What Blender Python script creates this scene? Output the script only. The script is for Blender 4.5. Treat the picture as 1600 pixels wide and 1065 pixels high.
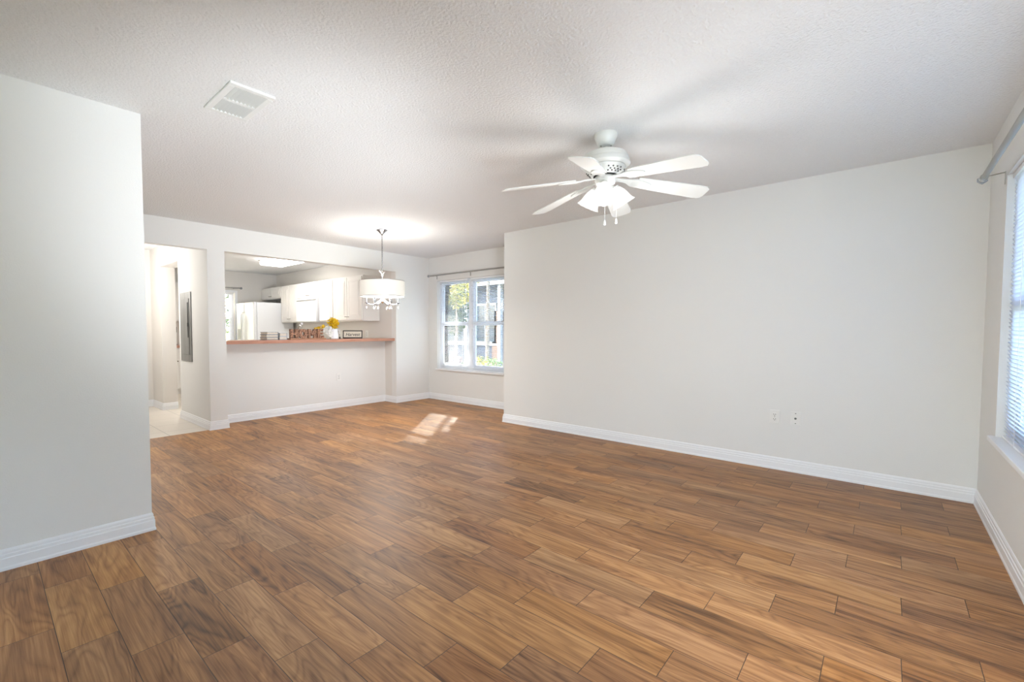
import bpy, bmesh, math, random
from mathutils import Vector, Matrix
random.seed(7)
C = bpy.context.scene
for o in list(bpy.data.objects): bpy.data.objects.remove(o, do_unlink=True)
LINK = C.collection.objects.link
PI = math.pi

# ---------------------------------------------------------------- camera
F_PX, YAW, PIT, H0 = 706.98, math.radians(42.4175), math.radians(2.3025), 1.1937
cam = bpy.data.cameras.new('camera'); co = bpy.data.objects.new('camera', cam); LINK(co); C.camera = co
cam.sensor_width = 36.0; cam.sensor_fit = 'HORIZONTAL'; cam.lens = F_PX/1600*36
cam.shift_x = (800-738.365)/1600; cam.shift_y = (544.116-532.5)/1600
cam.clip_start = 0.02; cam.clip_end = 300
fw = Vector((math.cos(YAW)*math.cos(PIT), math.sin(YAW)*math.cos(PIT), -math.sin(PIT)))
co.location = (0, 0, H0); co.rotation_euler = fw.to_track_quat('-Z', 'Y').to_euler()
C.view_settings.view_transform = 'Standard'; C.view_settings.look = 'None'
C.view_settings.exposure = 0.56; C.view_settings.gamma = 1.0; C.view_settings.use_curve_mapping = False

# ---------------------------------------------------------------- world, sun, large lights
W = bpy.data.worlds.new('world'); C.world = W; W.use_nodes = True
wn = W.node_tree; wn.nodes.clear()
sky = wn.nodes.new('ShaderNodeTexSky'); sky.sky_type = 'NISHITA'; sky.sun_disc = False
sky.sun_elevation = math.radians(26.6); sky.air_density = 1.0; sky.dust_density = 4.0; sky.ozone_density = 1.0
bg = wn.nodes.new('ShaderNodeBackground'); bg.inputs['Strength'].default_value = 2.7
wo = wn.nodes.new('ShaderNodeOutputWorld')
wn.links.new(sky.outputs[0], bg.inputs[0]); wn.links.new(bg.outputs[0], wo.inputs[0])

def light(name, kind, loc, energy, color=(1, 1, 1), target=None, size=None, size_y=None, radius=None):
    l = bpy.data.lights.new(name, kind); l.energy = energy; l.color = color
    o = bpy.data.objects.new(name, l); LINK(o); o.location = loc
    if target is not None:
        o.rotation_euler = (Vector(target)-Vector(loc)).to_track_quat('-Z', 'Y').to_euler()
    if size and kind == 'AREA':
        l.shape = 'RECTANGLE'; l.size = size; l.size_y = size_y or size
    if radius is not None: l.shadow_soft_size = radius
    return o
SUN_TRAVEL = Vector((-1.6, -1.2, -1.0))
sun = light('sun', 'SUN', (20, 15, 14), 24.0, (1.0, 0.93, 0.82), target=Vector((20, 15, 14))+SUN_TRAVEL); sun.data.angle = math.radians(0.6)
# added fill panels: one behind the camera, one indoors along the south wall
light('rear_fill_light', 'AREA', (-3.93, .65, 1.25), 7, (0.93, 0.965, 1.0), target=(4.6, .1, 1.75), size=1.5, size_y=1.9)
light('window_fill_light', 'AREA', (1.9, -.42, 1.0), 28, (0.95, 0.975, 1.0), target=(4.5, 2.6, 1.3), size=1.6, size_y=1.3)
# unseen fill spots added to brighten the ceiling and far walls
# all three stand at one point beside the camera, each with its own target
for n_, tgt, e_, sz in (('ceiling_fill_spot', (1.62, 3.95, 2.44), 300, 56), ('corner_fill_spot', (3.7, 5.6, 2.3), 270, 50), ('right_fill_spot', (4.2, 1.9, 2.2), 40, 70)):
    b_ = light(n_, 'SPOT', (.95, .15, .55), e_, (0.90, 0.955, 1.0), target=tgt, radius=.3)
    b_.data.spot_size = math.radians(sz); b_.data.spot_blend = 1.0
light('hall_fill_light', 'POINT', (1.25, 7.4, 1.85), 22, (1, .965, .92), radius=.3)  # added fill for the hall, with no fixture modelled

# ---------------------------------------------------------------- materials
def mat(name, color=(.8, .8, .8), rough=.5, metal=0, spec=.5, emit=None, estr=0, bump=None, trans=0, sub=0, alpha=1):
    m = bpy.data.materials.new(name); m.use_nodes = True
    nt = m.node_tree; b = nt.nodes['Principled BSDF']
    b.inputs['Base Color'].default_value = (*color, 1); b.inputs['Roughness'].default_value = rough
    b.inputs['Metallic'].default_value = metal; b.inputs['Specular IOR Level'].default_value = spec
    b.inputs['Transmission Weight'].default_value = trans
    if emit: b.inputs['Emission Color'].default_value = (*emit, 1); b.inputs['Emission Strength'].default_value = estr
    # gentle procedural variation in every surface
    tc = nt.nodes.new('ShaderNodeTexCoord'); n = nt.nodes.new('ShaderNodeTexNoise')
    sc, st, det = bump if bump else (40, .02, 3)
    n.inputs['Scale'].default_value = sc; n.inputs['Detail'].default_value = det
    nt.links.new(tc.outputs['Object'], n.inputs['Vector'])
    bp = nt.nodes.new('ShaderNodeBump'); bp.inputs['Strength'].default_value = st; bp.inputs['Distance'].default_value = .01
    nt.links.new(n.outputs['Fac'], bp.inputs['Height']); nt.links.new(bp.outputs[0], b.inputs['Normal'])
    return m
def noise_color(m, c1, c2, scale, detail=4, stretch=(1, 1, 1), lo=.35, hi=.65):
    nt = m.node_tree; b = nt.nodes['Principled BSDF']
    tc = nt.nodes.new('ShaderNodeTexCoord'); mp = nt.nodes.new('ShaderNodeMapping'); mp.inputs['Scale'].default_value = stretch
    n = nt.nodes.new('ShaderNodeTexNoise'); n.inputs['Scale'].default_value = scale; n.inputs['Detail'].default_value = detail
    r = nt.nodes.new('ShaderNodeValToRGB'); r.color_ramp.elements[0].position = lo; r.color_ramp.elements[1].position = hi
    r.color_ramp.elements[0].color = (*c1, 1); r.color_ramp.elements[1].color = (*c2, 1)
    nt.links.new(tc.outputs['Object'], mp.inputs[0]); nt.links.new(mp.outputs[0], n.inputs['Vector'])
    nt.links.new(n.outputs['Fac'], r.inputs[0]); nt.links.new(r.outputs[0], b.inputs['Base Color'])
    return m

WALL = mat('wall_paint', (.80, .80, .785), .75, spec=.25, bump=(160, .10, 2))
CEIL = mat('ceiling_texture_paint', (.84, .845, .85), .85, spec=.15, bump=(75, .9, 3))
KWALL = mat('kitchen_paint', (.76, .735, .70), .75, spec=.25, bump=(160, .10, 2))
TRIM = mat('white_gloss_trim', (.86, .875, .90), .35, bump=(30, .01, 2))
WHITE = mat('white_enamel', (.80, .815, .80), .4)
CAB = mat('white_cabinet_paint', (.86, .84, .81), .4)
FRIDGE = mat('white_appliance', (.80, .82, .85), .3, bump=(300, .05, 2))
CHROME = mat('chrome', (.75, .76, .78), .15, metal=1)
DCHROME = mat('dark_polished_chrome', (.30, .30, .32), .2, metal=1)
STEEL = mat('brushed_nickel', (.50, .49, .47), .35, metal=1)
RODM = mat('pewter_rod', (.36, .355, .34), .45, metal=.3)
BRONZE = mat('bronze_pull', (.28, .24, .19), .4, metal=.7)
DARK = mat('dark_gap', (.02, .02, .02), .6)
BLACK = mat('black_plastic', (.02, .019, .018), .4)
PANELG = noise_color(mat('grey_panel_metal', (.22, .22, .21), .5, metal=.2), (.20, .20, .19), (.27, .27, .26), 6, stretch=(1, 1, .3))
SLAT = mat('white_blind_slat', (.87, .88, .91), .5)
def slat_mat():
    m = mat('translucent_blind_slat', (.88, .90, .94), .5); nt = m.node_tree; b = nt.nodes['Principled BSDF']; out = nt.nodes['Material Output']
    t = nt.nodes.new('ShaderNodeBsdfTranslucent'); t.inputs[0].default_value = (.88, .92, 1, 1); mx = nt.nodes.new('ShaderNodeMixShader'); mx.inputs[0].default_value = .45
    nt.links.new(b.outputs[0], mx.inputs[1]); nt.links.new(t.outputs[0], mx.inputs[2]); nt.links.new(mx.outputs[0], out.inputs[0]); return m
SLATT = slat_mat()
VINYL = mat('white_window_vinyl', (.84, .87, .92), .4)
GLOW = mat('lit_diffuser', (.95, .95, .93), .4, emit=(1, .97, .93), estr=7)
SHADEG = mat('lit_frosted_glass', (.42, .42, .42), .3, emit=(1, .99, .96), estr=.5)
BULB = mat('lit_bulb', (1, 1, 1), .4, emit=(1, .97, .92), estr=3)
LINEN = mat('linen_shade', (.80, .78, .73), .85, bump=(400, .3, 2), emit=(1, .93, .82), estr=.22)
DIFF = mat('lit_shade_diffuser', (.95, .94, .9), .6, emit=(1, .97, .93), estr=2.5)
CRYSTAL = mat('crystal', (.55, .57, .60), .03, trans=.6)
COUNTER = noise_color(mat('terracotta_laminate', (.4, .2, .14), .35), (.42, .20, .135), (.52, .27, .19), 9, 5, (.6, 5, 5))
SIGNW = noise_color(mat('carved_wood', (.3, .15, .1), .7, bump=(90, .8, 2)), (.10, .045, .03), (.50, .27, .17), 75, 2, lo=.40, hi=.60)
BASEW = noise_color(mat('sign_base_wood', (.4, .2, .1), .6), (.30, .14, .08), (.46, .25, .14), 20, 3, (.3, 4, 4))
YEL = noise_color(mat('yellow_petal', (.9, .7, .03), .6), (.72, .40, .005), (.92, .70, .03), 60)
GREEN = mat('green_stem', (.16, .28, .06), .6)
CERAM = mat('white_ceramic', (.82, .82, .86), .2)
PETALW = mat('white_petal', (.9, .89, .86), .6)
BOOKA = mat('grey_blue_cover', (.24, .27, .31), .6)
BOOKB = mat('pale_blue_cover', (.42, .48, .58), .6)
PAGES = noise_color(mat('book_pages', (.75, .68, .58), .8), (.66, .56, .46), (.82, .76, .68), 30, 2, (1, 1, 14))
PAPER = mat('cream_paper', (.72, .66, .57), .8)
INK = mat('dark_ink', (.05, .04, .04), .7)
FRAMEB = mat('black_brown_frame', (.03, .022, .017), .4)
PLATE = mat('outlet_plate', (.82, .82, .80), .3)
SLOT = mat('outlet_slot', (.12, .12, .11), .5)
BARK = noise_color(mat('bark', (.2, .15, .1), .9), (.15, .11, .08), (.3, .24, .18), 12)
LEAFY = noise_color(mat('yellow_green_leaf', (.5, .5, .1), .7), (.16, .18, .03), (.50, .42, .08), 3)
LEAFG = noise_color(mat('dark_green_leaf', (.1, .2, .06), .7), (.025, .05, .02), (.09, .14, .05), 3)
LEAFP = noise_color(mat('pinkish_leaf', (.6, .4, .35), .7), (.18, .10, .08), (.36, .24, .20), 4)
LEAFL = noise_color(mat('pale_green_leaf', (.4, .5, .25), .7), (.10, .16, .05), (.28, .34, .15), 4)
MULCH = noise_color(mat('pale_mulch', (.5, .4, .33), .9), (.14, .10, .08), (.32, .26, .22), 9)
SIDING = noise_color(mat('blue_grey_siding', (.3, .34, .42), .8), (.055, .065, .09), (.08, .095, .12), 3, 3, (1, 1, 12))
EXTW = mat('exterior_white', (.35, .35, .35), .6)
DOORB = mat('brown_door_paint', (.16, .09, .06), .5)
ROOF = noise_color(mat('shingle_roof', (.3, .28, .27), .9), (.24, .22, .21), (.36, .34, .33), 14)
GLASSD = mat('dark_window_glass', (.05, .07, .09), .1)

def glass_mat():
    m = bpy.data.materials.new('window_glass'); m.use_nodes = True; nt = m.node_tree; nt.nodes.clear()
    t = nt.nodes.new('ShaderNodeBsdfTransparent'); t.inputs[0].default_value = (.93, .96, .97, 1)
    g = nt.nodes.new('ShaderNodeBsdfGlossy'); g.inputs['Roughness'].default_value = .02
    mx = nt.nodes.new('ShaderNodeMixShader'); fr = nt.nodes.new('ShaderNodeFresnel'); fr.inputs[0].default_value = 1.4
    o = nt.nodes.new('ShaderNodeOutputMaterial')
    nt.links.new(fr.outputs[0], mx.inputs[0]); nt.links.new(t.outputs[0], mx.inputs[1]); nt.links.new(g.outputs[0], mx.inputs[2]); nt.links.new(mx.outputs[0], o.inputs[0])
    return m
GLASS = glass_mat()

def wood_floor():
    m = bpy.data.materials.new('wood_look_plank_tile'); m.use_nodes = True; nt = m.node_tree; N = nt.nodes; L = nt.links
    b = N['Principled BSDF']
    def M(op, a, c=None, d=None):
        n = N.new('ShaderNodeMath'); n.operation = op
        for i, v in enumerate((a, c, d)):
            if v is None: continue
            if isinstance(v, (int, float)): n.inputs[i].default_value = v
            else: L.new(v, n.inputs[i])
        return n.outputs[0]
    tc = N.new('ShaderNodeTexCoord'); sp = N.new('ShaderNodeSeparateXYZ'); L.new(tc.outputs['Object'], sp.inputs[0])
    X, Y = sp.outputs[0], sp.outputs[1]
    PW, PL, SH = .1715, .617, .2085
    u = M('DIVIDE', M('SUBTRACT', X, .003), PW); row = M('FLOOR', u); fu = M('SUBTRACT', u, row)
    v = M('DIVIDE', M('ADD', M('SUBTRACT', Y, 2.43), M('MULTIPLY', row, SH)), PL); col = M('FLOOR', v); fv = M('SUBTRACT', v, col)
    cb = N.new('ShaderNodeCombineXYZ'); L.new(row, cb.inputs[0]); L.new(col, cb.inputs[1])
    wn_ = N.new('ShaderNodeTexWhiteNoise'); wn_.noise_dimensions = '3D'; L.new(cb.outputs[0], wn_.inputs['Vector'])
    rs = N.new('ShaderNodeSeparateColor'); L.new(wn_.outputs['Color'], rs.inputs[0])
    r1, r2, r3 = rs.outputs[0], rs.outputs[1], rs.outputs[2]
    # grain coordinates shifted per plank
    def grain(sx, sy, scale, detail, dist, ox):
        c = N.new('ShaderNodeCombineXYZ')
        L.new(M('ADD', M('MULTIPLY', X, sx), M('MULTIPLY', r1, 37.0+ox)), c.inputs[0])
        L.new(M('ADD', M('MULTIPLY', Y, sy), M('MULTIPLY', r2, 53.0)), c.inputs[1])
        L.new(M('MULTIPLY', r3, 19.0), c.inputs[2])
        n = N.new('ShaderNodeTexNoise'); n.inputs['Scale'].default_value = scale; n.inputs['Detail'].default_value = detail
        n.inputs['Distortion'].default_value = dist; n.inputs['Roughness'].default_value = .55
        L.new(c.outputs[0], n.inputs['Vector']); return n.outputs['Fac']
    g1 = grain(6.5, .95, 1.0, 2, .5, 0)          # broad figure
    rings = M('ABSOLUTE', M('SINE', M('MULTIPLY', g1, 46.0)))     # cathedral lines out of the broad figure
    g2 = grain(27, 1.2, 1.0, 5, .35, 5)        # streaks
    g3 = grain(210, 6, 1.0, 3, 0, 9)       # fine fibre
    t = M('ADD', M('MULTIPLY', M('SUBTRACT', g1, .5), .80), .5)
    t = M('ADD', t, M('MULTIPLY', M('SUBTRACT', rings, .6), .20))
    t = M('ADD', t, M('MULTIPLY', M('SUBTRACT', g2, .5), .80))
    g4 = grain(95, 1.8, 1.0, 4, .2, 15)
    t = M('ADD', t, M('MULTIPLY', M('SUBTRACT', g3, .5), .50))
    t = M('ADD', t, M('MULTIPLY', M('SUBTRACT', g4, .5), .55))
    t = M('ADD', t, M('MULTIPLY', M('SUBTRACT', r3, .5), .20))
    cr = N.new('ShaderNodeValToRGB'); e = cr.color_ramp.elements
    e[0].position = .08; e[0].color = (.080, .032, .010, 1); e[1].position = .95; e[1].color = (.56, .295, .108, 1)
    a = e.new(.34); a.color = (.225, .093, .026, 1); a = e.new(.62); a.color = (.37, .168, .052, 1)
    L.new(t, cr.inputs[0])
    # hue shift per plank
    hs = N.new('ShaderNodeHueSaturation'); L.new(cr.outputs[0], hs.inputs['Color'])
    L.new(M('ADD', .4985, M('MULTIPLY', r2, .004)), hs.inputs['Hue']); L.new(M('ADD', .90, M('MULTIPLY', r1, .10)), hs.inputs['Saturation'])
    L.new(M('ADD', .96, M('MULTIPLY', r1, .16)), hs.inputs['Value'])
    # grout lines
    du = M('MULTIPLY', M('MINIMUM', fu, M('SUBTRACT', 1.0, fu)), PW); dv = M('MULTIPLY', M('MINIMUM', fv, M('SUBTRACT', 1.0, fv)), PL)
    d = M('MINIMUM', du, dv)
    gm = M('LESS_THAN', d, .0012)
    mx = N.new('ShaderNodeMix'); mx.data_type = 'RGBA'; L.new(gm, mx.inputs[0]); L.new(hs.outputs[0], mx.inputs[6]); mx.inputs[7].default_value = (.055, .032, .020, 1)
    L.new(mx.outputs[2], b.inputs['Base Color'])
    L.new(M('ADD', .40, M('MULTIPLY', g2, .12)), b.inputs['Roughness']); b.inputs['Specular IOR Level'].default_value = .42
    bp = N.new('ShaderNodeBump'); bp.inputs['Strength'].default_value = .25; bp.inputs['Distance'].default_value = .003
    L.new(M('ADD', M('MULTIPLY', M('MINIMUM', M('DIVIDE', d, .003), 1.0), 1.0), M('MULTIPLY', g3, .25)), bp.inputs['Height']); L.new(bp.outputs[0], b.inputs['Normal'])
    return m
WOOD = wood_floor()
def tile_floor():
    m = mat('cream_ceramic_tile', (.7, .65, .57), .3, bump=(12, .02, 3)); nt = m.node_tree; b = nt.nodes['Principled BSDF']
    tc = nt.nodes.new('ShaderNodeTexCoord'); mp = nt.nodes.new('ShaderNodeMapping'); mp.inputs['Location'].default_value = (-.12, -.06, 0)
    br = nt.nodes.new('ShaderNodeTexBrick'); br.offset = 0; br.inputs['Scale'].default_value = 1; br.inputs['Brick Width'].default_value = .44; br.inputs['Row Height'].default_value = .44
    br.inputs['Mortar Size'].default_value = .004; br.inputs['Color1'].default_value = (.74, .68, .60, 1); br.inputs['Color2'].default_value = (.70, .64, .56, 1); br.inputs['Mortar'].default_value = (.42, .38, .33, 1)
    nt.links.new(tc.outputs['Object'], mp.inputs[0]); nt.links.new(mp.outputs[0], br.inputs['Vector']); nt.links.new(br.outputs['Color'], b.inputs['Base Color'])
    return m
TILE = tile_floor()

# ---------------------------------------------------------------- helpers
class MB:
    def __init__(s): s.b = bmesh.new()
    def box(s, x0, x1, y0, y1, z0, z1, bev=0, M=None):
        if x0 > x1: x0, x1 = x1, x0
        if y0 > y1: y0, y1 = y1, y0
        r = bmesh.ops.create_cube(s.b, size=1); vs = r['verts']
        for v in vs:
            v.co = Vector((x0+(v.co.x+.5)*(x1-x0), y0+(v.co.y+.5)*(y1-y0), z0+(v.co.z+.5)*(z1-z0)))
        if bev:
            es = list({e for v in vs for e in v.link_edges})
            rr = bmesh.ops.bevel(s.b, geom=es, offset=bev, segments=2, affect='EDGES', profile=.5)
            vs = list({v for f in rr['faces'] for v in f.verts} | {v for v in vs if v.is_valid})
        if M is not None: bmesh.ops.transform(s.b, matrix=M, verts=[v for v in vs if v.is_valid])
        return s
    def prism(s, poly, M, depth):
        """poly: 2D points (x, z) in the local plane, pushed along local y by depth"""
        a = [s.b.verts.new(M @ Vector((p[0], 0, p[1]))) for p in poly]; c = [s.b.verts.new(M @ Vector((p[0], depth, p[1]))) for p in poly]
        n = len(poly); s.b.faces.new(a); s.b.faces.new(c[::-1])
        for i in range(n): s.b.faces.new((a[i], c[i], c[(i+1) % n], a[(i+1) % n]))
        return s
    def lathe(s, prof, M=None, seg=32, scallop=0, nsc=10):
        """prof: (r, z) list round local z"""
        M = M or Matrix(); rings = []
        for k, (r, z) in enumerate(prof):
            if r < 1e-6: rings.append([s.b.verts.new(M @ Vector((0, 0, z)))]); continue
            sc = scallop if isinstance(scallop, (int, float)) else scallop[k]
            ring = []
            for i in range(seg):
                t = 2*PI*i/seg; rr = r*(1+sc*math.cos(nsc*t)); ring.append(s.b.verts.new(M @ Vector((rr*math.cos(t), rr*math.sin(t), z))))
            rings.append(ring)
        for a, c in zip(rings, rings[1:]):
            for i in range(seg):
                j = (i+1) % seg
                if len(a) == 1 and len(c) == 1: break
                if len(a) == 1: s.b.faces.new((a[0], c[j], c[i]))
                elif len(c) == 1: s.b.faces.new((a[i], a[j], c[0]))
                else: s.b.faces.new((a[i], a[j], c[j], c[i]))
        return s
    def tube(s, pts, r, seg=8, caps=True):
        pts = [Vector(p) for p in pts]; rings = []
        for i, p in enumerate(pts):
            t = (pts[min(i+1, len(pts)-1)]-pts[max(i-1, 0)]).normalized()
            up = Vector((0, 0, 1)) if abs(t.z) < .9 else Vector((1, 0, 0))
            a = t.cross(up).normalized(); c = a.cross(t).normalized()
            rr = r[i] if isinstance(r, (list, tuple)) else r
            rings.append([s.b.verts.new(p+(a*math.cos(2*PI*k/seg)+c*math.sin(2*PI*k/seg))*rr) for k in range(seg)])
        for a, c in zip(rings, rings[1:]):
            for i in range(seg): s.b.faces.new((a[i], a[(i+1) % seg], c[(i+1) % seg], c[i]))
        if caps: s.b.faces.new(rings[0][::-1]); s.b.faces.new(rings[-1])
        return s
    def ball(s, c, r, sx=1, sy=1, sz=1, sub=2):
        rr = bmesh.ops.create_icosphere(s.b, subdivisions=sub, radius=r)
        for v in rr['verts']: v.co = Vector((v.co.x*sx+c[0], v.co.y*sy+c[1], v.co.z*sz+c[2]))
        return s
    def torus(s, c, R, r, M=None, n=20, m=8, ex=1):
        M = M or Matrix(); g = []
        for i in range(n):
            t = 2*PI*i/n
            g.append([s.b.verts.new(Vector(c)+(M @ Vector(((R+r*math.cos(2*PI*j/m))*math.cos(t), (R+r*math.cos(2*PI*j/m))*math.sin(t)*ex, r*math.sin(2*PI*j/m))))) for j in range(m)])
        for i in range(n):
            for j in range(m): s.b.faces.new((g[i][j], g[(i+1) % n][j], g[(i+1) % n][(j+1) % m], g[i][(j+1) % m]))
        return s
    def build(s, name, m, parent=None, smooth=False, kind=None):
        bmesh.ops.recalc_face_normals(s.b, faces=s.b.faces)
        me = bpy.data.meshes.new(name); s.b.to_mesh(me); s.b.free(); me.materials.append(m)
        if smooth:
            for p in me.polygons: p.use_smooth = True
            try: me.set_sharp_from_angle(angle=math.radians(smooth if smooth is not True else 35))
            except Exception: pass
        o = bpy.data.objects.new(name, me); LINK(o)
        if parent is not None:
            o.parent = parent
            o.location = -parent.get('_base', Vector((0, 0, 0))) if False else (0, 0, 0)
            o.matrix_parent_inverse = Matrix.Translation(-Vector(parent.location)) if parent.type == 'EMPTY' else Matrix()
        if kind: o['kind'] = kind
        return o
def tag(o, label, cat, group=None, kind=None):
    o['label'] = label; o['category'] = cat
    if group: o['group'] = group
    if kind: o['kind'] = kind
    return o
def thing(name, loc, label, cat, group=None):
    o = bpy.data.objects.new(name, None); LINK(o); o.location = loc; o.empty_display_size = .05
    return tag(o, label, cat, group)
def struct(name, mb, m, parent=None, smooth=False):
    return mb.build(name, m, parent, smooth, kind='structure' if parent is None else None)
T = Matrix.Translation
def R(a, ax): return Matrix.Rotation(a, 4, ax)
def frame_at(p, normal_angle):
    """local x to the right as seen from the front, local y into the object, local z up"""
    return T(Vector(p)) @ R(normal_angle, 'Z')

# ---------------------------------------------------------------- room measures
H = 2.44
AX, AE, YR = 4.606, 3.656, -.49       # long east wall plane, its far end, south wall plane
WX, KY = 5.344, 5.92                  # dining window wall plane, kitchen front wall plane
LX, LY = .674, 3.214                  # near left wall block corner
JX, PX2, KX = 1.85, 2.04, 4.626       # doorway jamb, pier right edge, kitchen east wall
HEAD = 2.145; HWY = 6.22; NY = 10.27

# floors and ceiling
f = MB(); f.box(-4.1, 5.48, -.6, 5.955, -.1, 0); f.box(PX2, KX, 5.955, HWY, -.1, 0); struct('floor', f, WOOD)
f = MB(); f.box(.83, PX2, 5.955, 8.6, -.1, -.001); f.box(PX2, 4.76, HWY, 10.39, -.1, -.001); f.box(JX-.1, PX2, 8.6, 10.39, -.1, -.001); struct('floor', f, TILE)
struct('ceiling', MB().box(-4.12, 5.48, -.61, 10.39, H, H+.12), CEIL)

def wall_x(y0, y1, x0, x1, holes, m, name, z1=H):
    """wall running along x between y0 and y1, with holes (xa, xb, za, zb)"""
    w = MB(); cur = x0
    for xa, xb, za, zb in sorted(holes):
        if xa > cur: w.box(cur, xa, y0, y1, 0, z1)
        if za > 0: w.box(xa, xb, y0, y1, 0, za)
        if zb < z1: w.box(xa, xb, y0, y1, zb, z1)
        cur = xb
    if cur < x1: w.box(cur, x1, y0, y1, 0, z1)
    return struct(name, w, m)
def wall_y(x0, x1, y0, y1, holes, m, name, z1=H):
    w = MB(); cur = y0
    for a, b_, za, zb in sorted(holes):
        if a > cur: w.box(x0, x1, cur, a, 0, z1)
        if za > 0: w.box(x0, x1, a, b_, 0, za)
        if zb < z1: w.box(x0, x1, a, b_, zb, z1)
        cur = b_
    if cur < y1: w.box(x0, x1, cur, y1, 0, z1)
    return struct(name, w, m)
WIN1 = (4.245, 5.71, .535, 2.035)
WIN2 = (2.85, 3.725, .90, 1.99)
WIN3 = (2.1, 4.02, .567, 2.086)
struct('wall_east', MB().box(AX, 5.46, YR-.12, AE, 0, H), WALL)
wall_y(WX, WX+.14, AE, 6.04, [WIN1], WALL, 'wall_dining_east')
wall_x(YR-.14, YR, -4.1, AX, [WIN3], WALL, 'wall_south')
w = MB(); w.box(-4.0, LX, LY, LY+.12, 0, H); w.box(LX-.12, LX, LY+.12, KY, 0, H); struct('wall_west', w, WALL)
wall_y(-4.12, -4.0, YR, LY+.12, [(0.0, 2.6, 0, 2.1)], WALL, 'wall_back')
# kitchen front wall: left piece, header, pier, right piece
struct('wall_north', MB().box(LX-.12, .95, KY, KY+.12, 0, H), WALL)
struct('wall_header', MB().box(.95, JX, KY, KY+.12, HEAD, H), WALL)
struct('wall_header', MB().box(PX2, KX, KY, KY+.12, HEAD, H), WALL)
struct('wall_pier', MB().box(JX, PX2, KY, 7.07, 0, H), WALL)
struct('wall_dining_north', MB().box(KX, WX, KY, KY+.12, 0, H), WALL)
struct('wall_half', MB().box(PX2, KX, HWY, HWY+.12, 0, 1.022), WALL)
struct('wall_kitchen_east', MB().box(KX, KX+.14, KY+.12, NY, 0, H), KWALL)
wall_x(NY, NY+.12, JX, KX+.14, [WIN2], KWALL, 'wall_kitchen_north')
w = MB(); w.box(JX, PX2, 7.07, 7.95, 2.13, H); w.box(JX, PX2, 7.95, NY, 0, H); struct('wall_kitchen_west', w, KWALL)
struct('wall_hall_west', MB().box(.83, .95, KY+.12, 8.62, 0, H), KWALL)
struct('wall_hall_north', MB().box(.95, JX, 8.5, 8.62, 0, H), KWALL)

# baseboards: profile (out from wall, height)
BB = [(0, 0), (.016, 0), (.016, .012), (.013, .02), (.013, .060), (.010, .064), (.010, .078), (.0065, .082), (.0065, .094), (.003, .103), (0, .105)]
def bb_seg(mb, p0, p1, nrm, e0=0, e1=0):
    """p0->p1 on the wall line, nrm = outward unit; e0/e1: 1 = outside corner (mitre grows), -1 = inside corner"""
    p0 = Vector((*p0, 0)); p1 = Vector((*p1, 0)); n = Vector((*nrm, 0)); d = (p1-p0).normalized()
    A = [mb.b.verts.new(p0+n*o-d*o*e0+Vector((0, 0, z))) for o, z in BB]; B = [mb.b.verts.new(p1+n*o+d*o*e1+Vector((0, 0, z))) for o, z in BB]
    k = len(BB)
    for i in range(k): mb.b.faces.new((A[i], A[(i+1) % k], B[(i+1) % k], B[i]))
    mb.b.faces.new(A); mb.b.faces.new(B[::-1])
def baseboard(name, segs):
    mb = MB()
    for s_ in segs: bb_seg(mb, *s_)
    return struct(name, mb, TRIM)
baseboard('baseboard_east', [((AX, YR), (AX, AE), (-1, 0), -1, 1), ((AX, AE), (WX, AE), (0, 1), 1, -1)])
baseboard('baseboard_south', [((AX, YR), (-4, YR), (0, 1), -1, -1)])
baseboard('baseboard_west', [((-4, LY), (LX, LY), (0, -1), -1, 1), ((LX, LY), (LX, KY), (1, 0), 1, -1)])
baseboard('baseboard_dining', [((WX, AE), (WX, KY), (-1, 0), -1, -1), ((WX, KY), (KX, KY), (0, -1), -1, 1), ((KX, KY), (KX, HWY), (-1, 0), 1, -1)])
baseboard('baseboard_north', [((KX, HWY), (PX2, HWY), (0, -1), -1, -1), ((PX2, HWY), (PX2, KY), (1, 0), -1, 1), ((PX2, KY), (JX, KY), (0, -1), 1, 1), ((JX, KY), (JX, 7.07), (-1, 0), 1, 1), ((JX, 7.07), (PX2, 7.07), (0, 1), 1, 0), ((LX, KY), (.95, KY), (0, -1), -1, 1)])
baseboard('baseboard_hall', [((JX, 7.95), (PX2, 7.95), (0, -1), 1, 0), ((JX, 7.95), (JX, 8.5), (-1, 0), 1, -1), ((JX, 8.5), (.95, 8.5), (0, -1), -1, -1), ((.95, 8.5), (.95, KY+.12), (1, 0), -1, 0)])

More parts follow.
